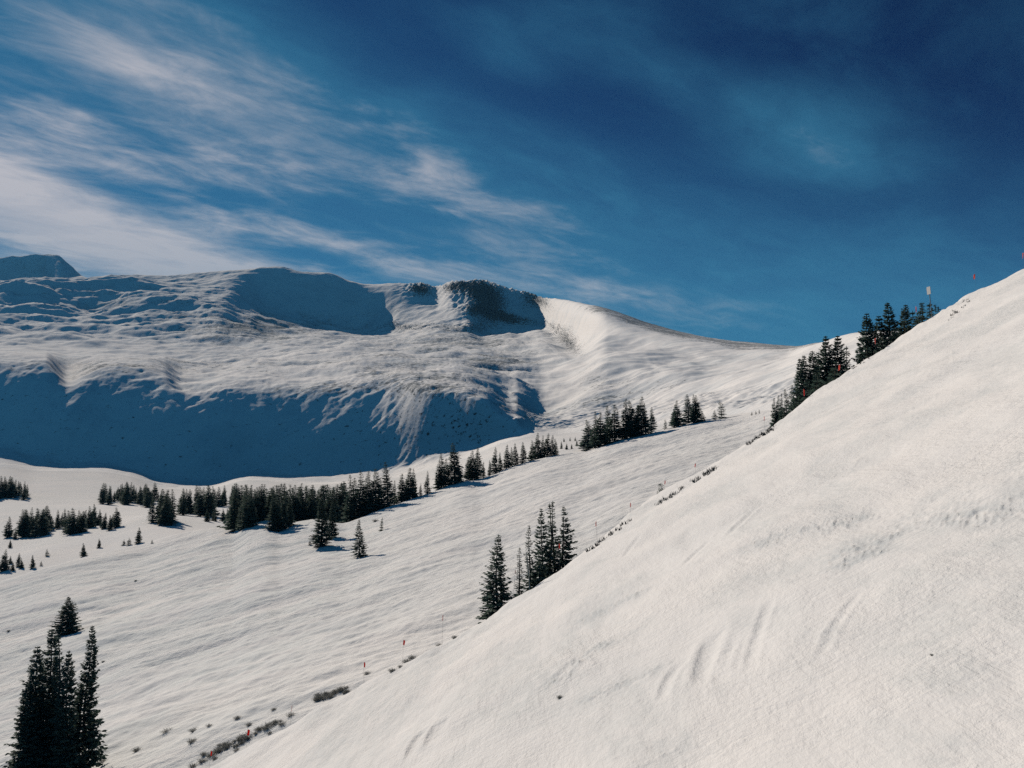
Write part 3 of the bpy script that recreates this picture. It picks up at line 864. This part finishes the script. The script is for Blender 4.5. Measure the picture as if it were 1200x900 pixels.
# cluster behind the near slope, right
TL5 = [(942, 446, 110, 'lo_bushy'), (952, 438, 108, 'lo_bushy'), (972, 424, 107, 'lo_bushy'), (908, 466, 150), (912, 463, 150), (916, 461, 148), (921, 456, 146), (928, 451, 128), (934, 436, 124), (939, 421, 120, 'full'), (945, 417, 119, 'full'), (951, 412, 118, 'full'), (958, 424, 120), (962, 412, 119), (967, 394, 116, 'full'), (972, 410, 117), (977, 394, 116, 'full'), (982, 418, 116), (986, 406, 114, 'lo_full'), (954, 440, 112), (966, 432, 110), (978, 430, 110)]
stand(TL5, ordl('dark spruce in the lower cluster behind the steep snow edge, %s in from the left'), 'lower spruce cluster on the right', ws=.8)
TL6 = [(1016, 405, 109, 'lo_bushy'), (1030, 395, 109, 'lo_bushy'), (1045, 384, 109, 'lo_bushy'), (1060, 374, 112, 'lo_bushy'), (1070, 370, 113, 'lo_bushy'), (1080, 366, 114, 'lo_bushy'), (1090, 366, 115, 'lo_bushy'), (1011, 368, 112, 'full'), (1019, 398, 113), (1025, 381, 112, 'full'), (1033, 371, 113, 'full'), (1043, 356, 113, 'full'), (1049, 378, 114), (1056, 358, 114, 'full'), (1064, 365, 116), (1071, 364, 117), (1077, 355, 118), (1084, 355, 119), (1089, 356, 120), (1094, 357, 120, 'lo_spire'), (1102, 359, 122, 'lo_spire'), (1038, 392, 110), (1052, 385, 110)]
stand(TL6, ordl('dark spruce in the upper cluster climbing to the sign, %s in from the left'), 'upper spruce cluster on the right', ws=.8)


def belt(u0, u1, vt, vtj, vb, n, lb, group, kinds=('lo_full', 'lo_full', 'lo_spire'), vbj=3.0, ws=1.15):
    for i in range(n):
        u = u0 + (u1 - u0) * (i + rnd.uniform(-1.1, 1.1)) / max(n - 1, 1)
        f = (u - u0) / (u1 - u0)
        t = vt(f) if callable(vt) else vt
        b = vb(f) if callable(vb) else vb
        bb = b + rnd.uniform(-vbj, vbj)
        tree_px(rnd.choice(kinds), u, t + rnd.uniform(-vtj, vtj) + (bb - b) * .3, lb, base=(u + rnd.uniform(-.8, .8), bb), group=group, wscale=ws * rnd.uniform(1.0, 1.45))


# dense belt left of the treeline: behind the crest of the run
for i in range(76):
    u = 274 + 132 * (i + rnd.uniform(-.4, .4)) / 75
    d = rnd.uniform(226, 262)
    tree_px(rnd.choice(('lo_full', 'lo_full', 'lo_spire')), u, 571 + rnd.uniform(-5, 6) - 5 * max(0, (u - 385) / 15), 'dark spruce in the dense unbroken belt left of the crest treeline', d=d, group='dense spruce belt behind the run', wscale=rnd.uniform(1.1, 1.5))
for u, vt, vb in [(283, 583, 621), (288, 580, 619), (295, 578, 617), (319, 580, 621), (325, 583, 622), (331, 580, 620), (338, 582, 617)]:
    tree_px('lo_full', u, vt, 'spruce standing forward at the snowy knoll below the dense belt', base=(u, vb), group='spruces at the foot of the knoll', wscale=1.15)
belt(120, 184, lambda f: 570 - 3 * math.sin(f * 3) + 3 * math.sin(f * 31), 6, lambda f: 588 + 3 * f + 2 * math.sin(f * 17), 26, 'small dark spruce in the back belt at the mouth of the valley', 'back valley belt')
belt(181, 202, 577, 4, 612, 8, 'dark spruce in the clump ending the snowy hummock', 'clump at the end of the hummock', vbj=4)
belt(211, 243, lambda f: 576 - 5 * f, 4, 604, 11, 'dark spruce in the clump between hummock and dense belt', 'clump between hummock and belt')
belt(249, 274, 571, 4, 592, 9, 'small dark spruce linking the valley clumps to the dense belt', 'linking valley spruces')
belt(246, 270, 597, 3, 611, 7, 'low young spruce at the edge of the run below the valley clumps', 'low young spruces at the run edge', vbj=2)
belt(27, 134, lambda f: 601 - 3 * f + 4 * math.sin(f * 23), 7, lambda f: 624 - 8 * f + 3 * math.sin(f * 14), 34, 'dark spruce in the front belt on the valley floor', 'front valley belt', vbj=4)
belt(28, 48, 596, 2, 627, 6, 'taller dark spruce at the left end of the front valley belt', 'left end of the front valley belt')
belt(-12, 33, lambda f: 559 + 9 * f * f, 3, lambda f: 583, 16, 'dark spruce packed on the knoll at the left frame edge', 'knoll spruces at the left edge')
SM = [(165, 618, 162, 637, 'leaning dark spruce, tallest of the sparse trees at the run edge'), (152, 630, 151, 639, 'right of two stubby spruces left of the leaning one'), (146, 632, 145, 639, 'left of two stubby spruces left of the leaning one'), (117, 631, 116, 642, 'thin leaning spruce alone on the lit hummock'),
      (101, 636, 98, 652, 'tilted thin spruce alone below the lit hummock'), (57, 643, 55, 652, 'stubby lone spruce between the left frame row and the tilted thin one'), (10, 605, 9, 630, 'big dark spruce at the left edge below the knoll'), (19, 620, 18, 632, 'smaller spruce right beside the big one at the left edge'),
      (13, 632, 12, 642, 'lone small spruce below the left edge pair'), (5, 644, 4, 669, 'tall ragged spruce starting the sparse row at the left edge'), (12, 651, 12, 661, 'tiny spruce just right of the tall ragged one at the left edge'), (23, 648, 21, 664, 'slim spruce in the middle of the sparse left row'),
      (17, 658, 15, 669, 'short spruce low in the sparse left row'), (26, 654, 25, 666, 'plump spruce in the sparse left row'), (41, 650, 38, 666, 'leaning spruce at the right of the sparse left row'), (48, 657, 48, 663, 'tiny bush-like spruce ending the sparse left row'), (178, 632, 178, 637, 'tiny spruce right of the leaning dark one')]
for u, vt, ub, vb, lb in SM:
    tree_px('lo_full' if vb - vt > 9 else 'lo_bushy', u, vt, lb, base=(ub, vb), wscale=1.25, lean=rnd.uniform(.0, .08), group='sparse spruces at the edge of the run')
for u, vt, vb in [(658, 517, 526), (664, 519, 527), (670, 520, 526), (676, 515, 523), (681, 517, 524), (668, 512, 517), (674, 512, 517), (661, 513, 518), (744, 503, 508)]:
    tree_px('lo_full', u, vt, 'tiny far spruce in the snowy gap between the treeline and the ridge stand', base=(u, vb), group='tiny far spruces in the gap', wscale=1.2)

# ---- shrubs
def shrub_mesh(seed, n=260):
    r = random.Random(seed)
    V, Fc = [], []
    for i in range(n):
        a = r.random() * 6.28; e = math.acos(r.uniform(.05, 1)); L = r.uniform(.55, 1.0)
        dxx, dyy, dzz = math.sin(e) * math.cos(a) * .95, math.sin(e) * math.sin(a) * .95, math.cos(e) * .85
        px_, py_ = r.gauss(0, .22), r.gauss(0, .22)
        wv = .012
        p0 = (px_, py_, -.1); p1 = (px_ + dxx * L, py_ + dyy * L, dzz * L)
        i0 = len(V)
        V.extend([(p0[0] - wv, p0[1], p0[2]), (p0[0] + wv, p0[1], p0[2]), (p1[0], p1[1], p1[2])])
        Fc.append((i0, i0 + 1, i0 + 2))
        for k in range(3):
            s = r.uniform(.45, 1)
            q = [p0[j] + (p1[j] - p0[j]) * s for j in range(3)]
            i0 = len(V)
            z_ = r.uniform(.04, .09)
            V.extend([(q[0], q[1], q[2]), (q[0] + r.uniform(-z_, z_), q[1] + r.uniform(-z_, z_), q[2] + z_), (q[0] + r.uniform(-z_, z_), q[1] + r.uniform(-z_, z_), q[2] + r.uniform(-.3, .6) * z_)])
            Fc.append((i0, i0 + 1, i0 + 2))
    return quick_mesh('shrub', V, Fc, M_shrub)


SHM = [shrub_mesh(s) for s in range(4)]
SHR = [(373, 820, 7), (380, 819, 6), (387, 817, 7), (394, 812, 6), (401, 809, 7), (430, 790, 5), (460, 787, 6), (469, 782, 4), (477, 776, 6), (483, 772, 6), (515, 757, 5), (533, 748, 5), (321, 849, 7), (313, 854, 8), (289, 865, 9), (281, 868, 6), (268, 874, 8),
       (257, 880, 8), (249, 886, 8), (238, 893, 7), (226, 899, 7), (292, 850, 5), (278, 842, 5), (227, 857, 6), (225, 870, 7), (245, 851, 4), (321, 832, 4), (196, 858, 7), (160, 880, 6), (120, 893, 6), (440, 611, 4)]
SHR += [(240 + 92 * q + rnd.gauss(0, 5), 893 - 48 * q + rnd.gauss(0, 2.5) - 2, rnd.uniform(3, 6)) for q in [rnd.random() for _ in range(26)]]
SHR += [(362 + 48 * q + rnd.gauss(0, 3), 823 - 17 * q + rnd.gauss(0, 2), rnd.uniform(3, 6)) for q in [rnd.random() for _ in range(14)]]
for i, (u, v, sz) in enumerate(SHR):
    p = hit(u, v)
    if p is None: continue
    o = bpy.data.objects.new('shrub', SHM[i % 4])
    C.objects.link(o)
    s = sz / F * p.y
    o.location = (p.x, p.y, p.z)
    o.scale = (s * 1.15, s * 1.15, s * 1.0)
    o.rotation_euler = (0, 0, i * 1.7)
    label(o, 'low grey twiggy shrub poking through the snow along the gully below the near slope', 'shrub', 'grey shrubs along the gully')
for u, v, sz, lb in [(159, 681, 2.5, 'single tiny shrub on the streaked run above the lone pyramid spruce'), (10, 740, 3, 'single small shrub near the left edge, left of the lone pyramid spruce'), (121, 776, 3, 'darker of two tiny shrubs right of the lower-left clump'), (115, 778, 2, 'paler of two tiny shrubs right of the lower-left clump'),
                     (656, 818, 5, 'lone sprig of dark twigs in the near slope'), (1092, 768, 3, 'tiny twig tuft low on the right of the near slope')]:
    p = hit(u, v)
    o = bpy.data.objects.new('shrub', SHM[0]); C.objects.link(o)
    s = sz / F * p.y
    o.location = p; o.scale = (s, s, s)
    label(o, lb, 'shrub')

# ---- dry grass along the edge of the near slope: nobody could count the blades
GV, GF = [], []
M_grass, _nt, _b = mat('dry_grass')
_b.inputs['Base Color'].default_value = (.10, .105, .085, 1); _b.inputs['Roughness'].default_value = .9
def tufts(u0, v0, u1, v1, n, jit, hh):
    for i in range(n):
        f = rnd.random()
        p = hit(u0 + (u1 - u0) * f + rnd.gauss(0, jit), v0 + (v1 - v0) * f + rnd.gauss(0, jit))
        if p is None or p.y > 130: continue
        for k in range(7):
            a = rnd.random() * 6.28; h = hh * rnd.uniform(.5, 1.2); w_ = .03
            x, y = p.x + rnd.gauss(0, .12), p.y + rnd.gauss(0, .12)
            i0 = len(GV)
            GV.extend([(x - w_, y, p.z - .05), (x + w_, y, p.z - .05), (x + math.cos(a) * h * .6, y + math.sin(a) * h * .6, p.z + h)])
            GF.append((i0, i0 + 1, i0 + 2))
tufts(877, 521, 908, 501, 42, 1.0, .28)
tufts(813, 565, 838, 549, 24, 1.0, .24)
tufts(770, 592, 800, 573, 18, .7, .25)
tufts(690, 646, 742, 608, 24, .8, .25)
tufts(1000, 432, 1020, 420, 8, .7, .2)
tufts(1115, 372, 1135, 352, 20, 1.5, .22)
gm = quick_mesh('dry_grass', GV, GF, M_grass)
go = bpy.data.objects.new('dry_grass', gm); C.objects.link(go)
go['kind'] = 'stuff'
label(go, 'dark dry grass blades poking through snow along the edge of the near slope', 'grass')

# ------------------------------------------------------------------ markers, sign, pole
M_org, _nt, _b = mat('orange_flag')
_b.inputs['Base Color'].default_value = (.9, .10, .06, 1); _b.inputs['Roughness'].default_value = .6; thin(_nt, _b, .45)
M_bam, _nt, _b = mat('bamboo')
_n = noise(_nt, nd(_nt, 'ShaderNodeTexCoord').outputs['Object'], 4.0)
_nt.links.new(mixc(_nt, _n, (.42, .40, .33), (.55, .52, .42)), _b.inputs['Base Color'])
M_post, _nt, _b = mat('grey_post')
_n = noise(_nt, nd(_nt, 'ShaderNodeTexCoord').outputs['Object'], 3.0)
_nt.links.new(mixc(_nt, _n, (.16, .17, .16), (.26, .27, .25)), _b.inputs['Base Color'])
M_board, _nt, _b = mat('sign_board')
_n = noise(_nt, nd(_nt, 'ShaderNodeTexCoord').outputs['Object'], 5.0)
_nt.links.new(mixc(_nt, _n, (.50, .52, .53), (.66, .67, .67)), _b.inputs['Base Color'])
_b.inputs['Roughness'].default_value = .5


def child(name, me, parent):
    c = bpy.data.objects.new(name, me); C.objects.link(c); c.parent = parent
    return c


def flag_cloth(seed, wd=.34, ht=.62):
    """a strip of cloth with thickness, rippled, tied to the pole"""
    r = random.Random(seed)
    V, Fc = [], []
    nx, nz = 7, 6
    a0, a1 = r.uniform(.02, .05), r.uniform(0, 6)
    for side in (0, 1):
        for j in range(nz):
            for i in range(nx):
                s, t = i / (nx - 1), j / (nz - 1)
                V.append((.012 + s * wd * (1 - .25 * abs(t - .45)), a0 * math.sin(s * 6 + a1 + t * 2) + .006 * side, -t * ht - .22 * s * s * ht))
    n = nx * nz
    idx = lambda sd, i, j: sd * n + j * nx + i
    for j in range(nz - 1):
        for i in range(nx - 1):
            Fc.append((idx(0, i, j), idx(0, i + 1, j), idx(0, i + 1, j + 1), idx(0, i, j + 1)))
            Fc.append((idx(1, i, j + 1), idx(1, i + 1, j + 1), idx(1, i + 1, j), idx(1, i, j)))
    for i in range(nx - 1):
        Fc.append((idx(0, i, 0), idx(1, i, 0), idx(1, i + 1, 0), idx(0, i + 1, 0)))
        Fc.append((idx(0, i, nz - 1), idx(0, i + 1, nz - 1), idx(1, i + 1, nz - 1), idx(1, i, nz - 1)))
    for j in range(nz - 1):
        Fc.append((idx(0, 0, j), idx(0, 0, j + 1), idx(1, 0, j + 1), idx(1, 0, j)))
        Fc.append((idx(0, nx - 1, j), idx(1, nx - 1, j), idx(1, nx - 1, j + 1), idx(0, nx - 1, j + 1)))
    return quick_mesh('flag', V, Fc, M_org)


FLM = [flag_cloth(s) for s in range(3)]
FLAGS = [(1198, 296, 'orange flag on the snow skyline, cut by the right frame edge', 1), (1143, 321, 'orange flag alone on the snow skyline, right of the white sign', 1), (1073, 359, 'orange flag in front of the upper trees, left of the white sign', 1), (1026, 396, 'orange flag in front of the lower end of the upper cluster', 1),
         (984, 427, 'orange flag at the right side of the lower spruce cluster', 1), (942, 456, 'orange flag in front of the left half of the lower spruce cluster', 1), (895, 488, 'faded orange flag left below the lower spruce cluster', .8), (814, 543, 'small orange flag on the run, upper of two right of the sapling', .7),
         (778, 563, 'small pink-orange flag beside the sapling', .7), (739, 589, 'small orange flag on the run, between sapling and centre spruces, upper one', .8), (700, 611, 'small orange flag just right of the centre spruces', .8), (656, 637, 'orange flag in front of the centre spruces', .8), (601, 668, 'faint orange flag in the gap of the centre spruces', .5), (518, 721, 'small orange flag left of the broad centre spruce', .75), (472, 750, 'small orange flag above the gully shrubs, second left of the centre spruces', .75),
         (427, 776, 'small orange flag above the middle gully shrubs', .75), (340, 827, 'orange flag in the gully between the two shrub patches', .75), (289, 855, 'orange flag standing in the lower shrub patch', .85), (245, 880, 'lowest orange flag at the left end of the shrubs', .7)]
for i, (u, v, lb, sz) in enumerate(FLAGS):
    vx = float(ray(u, v)[0])
    dc = float(np.interp(vx, VX, dcn))
    d = dc + (.5 if v < 500 else 2.5)
    x = vx * d
    z = ground(x, d)
    top = float(ray(u, v)[1]) * d
    hgt = max(top - z, .5)
    root = bpy.data.objects.new('marker_flag', None); C.objects.link(root)
    root.location = (x, d, z)
    V, Fc = [], []
    tube(V, Fc, [(0, 0, -.3), (0, 0, hgt * .5), (0.01, 0, hgt + .05)], [.007, .006, .005], 6)
    child('pole', quick_mesh('pole', V, Fc, M_bam), root)
    fl = child('flag', FLM[i % 3], root)
    fl.location = (0, 0, hgt)
    fl.scale = (sz * (1 if v < 480 else .78),) * 3
    fl.rotation_euler = (0, 0, R([75, 105, 60][i % 3]))
    root.rotation_euler = (0, rnd.uniform(-.05, .08), 0)
    label(root, lb, 'marker flag', 'orange marker flags along the run edge')

# sign on the skyline
vx = float(ray(1092, 368)[0]); d = float(np.interp(vx, VX, dcn)) - .4
x = vx * d; z = ground(x, d)
top = float(ray(1090, 336)[1]) * d - z
root = bpy.data.objects.new('trail_sign', None); C.objects.link(root); root.location = (x, d, z)
root.rotation_euler = (0, R(-3.5), 0)
V, Fc = [], []
tube(V, Fc, [(0, 0, -.4), (0, 0, top * .5), (0, 0, top - .05)], [.05, .048, .045], 10)
child('post', quick_mesh('post', V, Fc, M_post), root)
def rbox(x0, x1, y0, y1, z0, z1, c=.05):
    V = []; 
    pr = [(x0 + c, z0), (x1 - c, z0), (x1, z0 + c), (x1, z1 - c), (x1 - c, z1), (x0 + c, z1), (x0, z1 - c), (x0, z0 + c)]
    for y in (y0, y1): V += [(a, y, b) for a, b in pr]
    Fc = [tuple(range(8)), tuple(range(15, 7, -1))] + [(i, i + 8, (i + 1) % 8 + 8, (i + 1) % 8) for i in range(8)]
    return V, Fc
V, Fc = rbox(-.33, .33, -.10, -.06, top - 1.0, top)
child('board', quick_mesh('board', V, Fc, M_board), root).rotation_euler = (0, 0, R(-78))
label(root, 'white rectangular sign on a thin grey post above the upper trees', 'sign')

# pale bamboo pole in the centre group
vx = float(ray(621.5, 690)[0]); d = float(np.interp(vx, VX, dcn)) - .2
x = vx * d; z = ground(x, d)
top = float(ray(617, 647)[1]) * d - z
V, Fc = [], []
xt = float(ray(617, 647)[0]) * d - x
tube(V, Fc, [(0, 0, -.4), (xt * .5, 0, top * .5), (xt, 0, top)], [.045, .04, .032], 8)
po = bpy.data.objects.new('bamboo_pole', quick_mesh('bamboo_pole', V, Fc, M_bam)); C.objects.link(po); po.location = (x, d, z)
label(po, 'pale thin pole tilted left, standing on the snow edge in front of the centre spruces', 'pole')
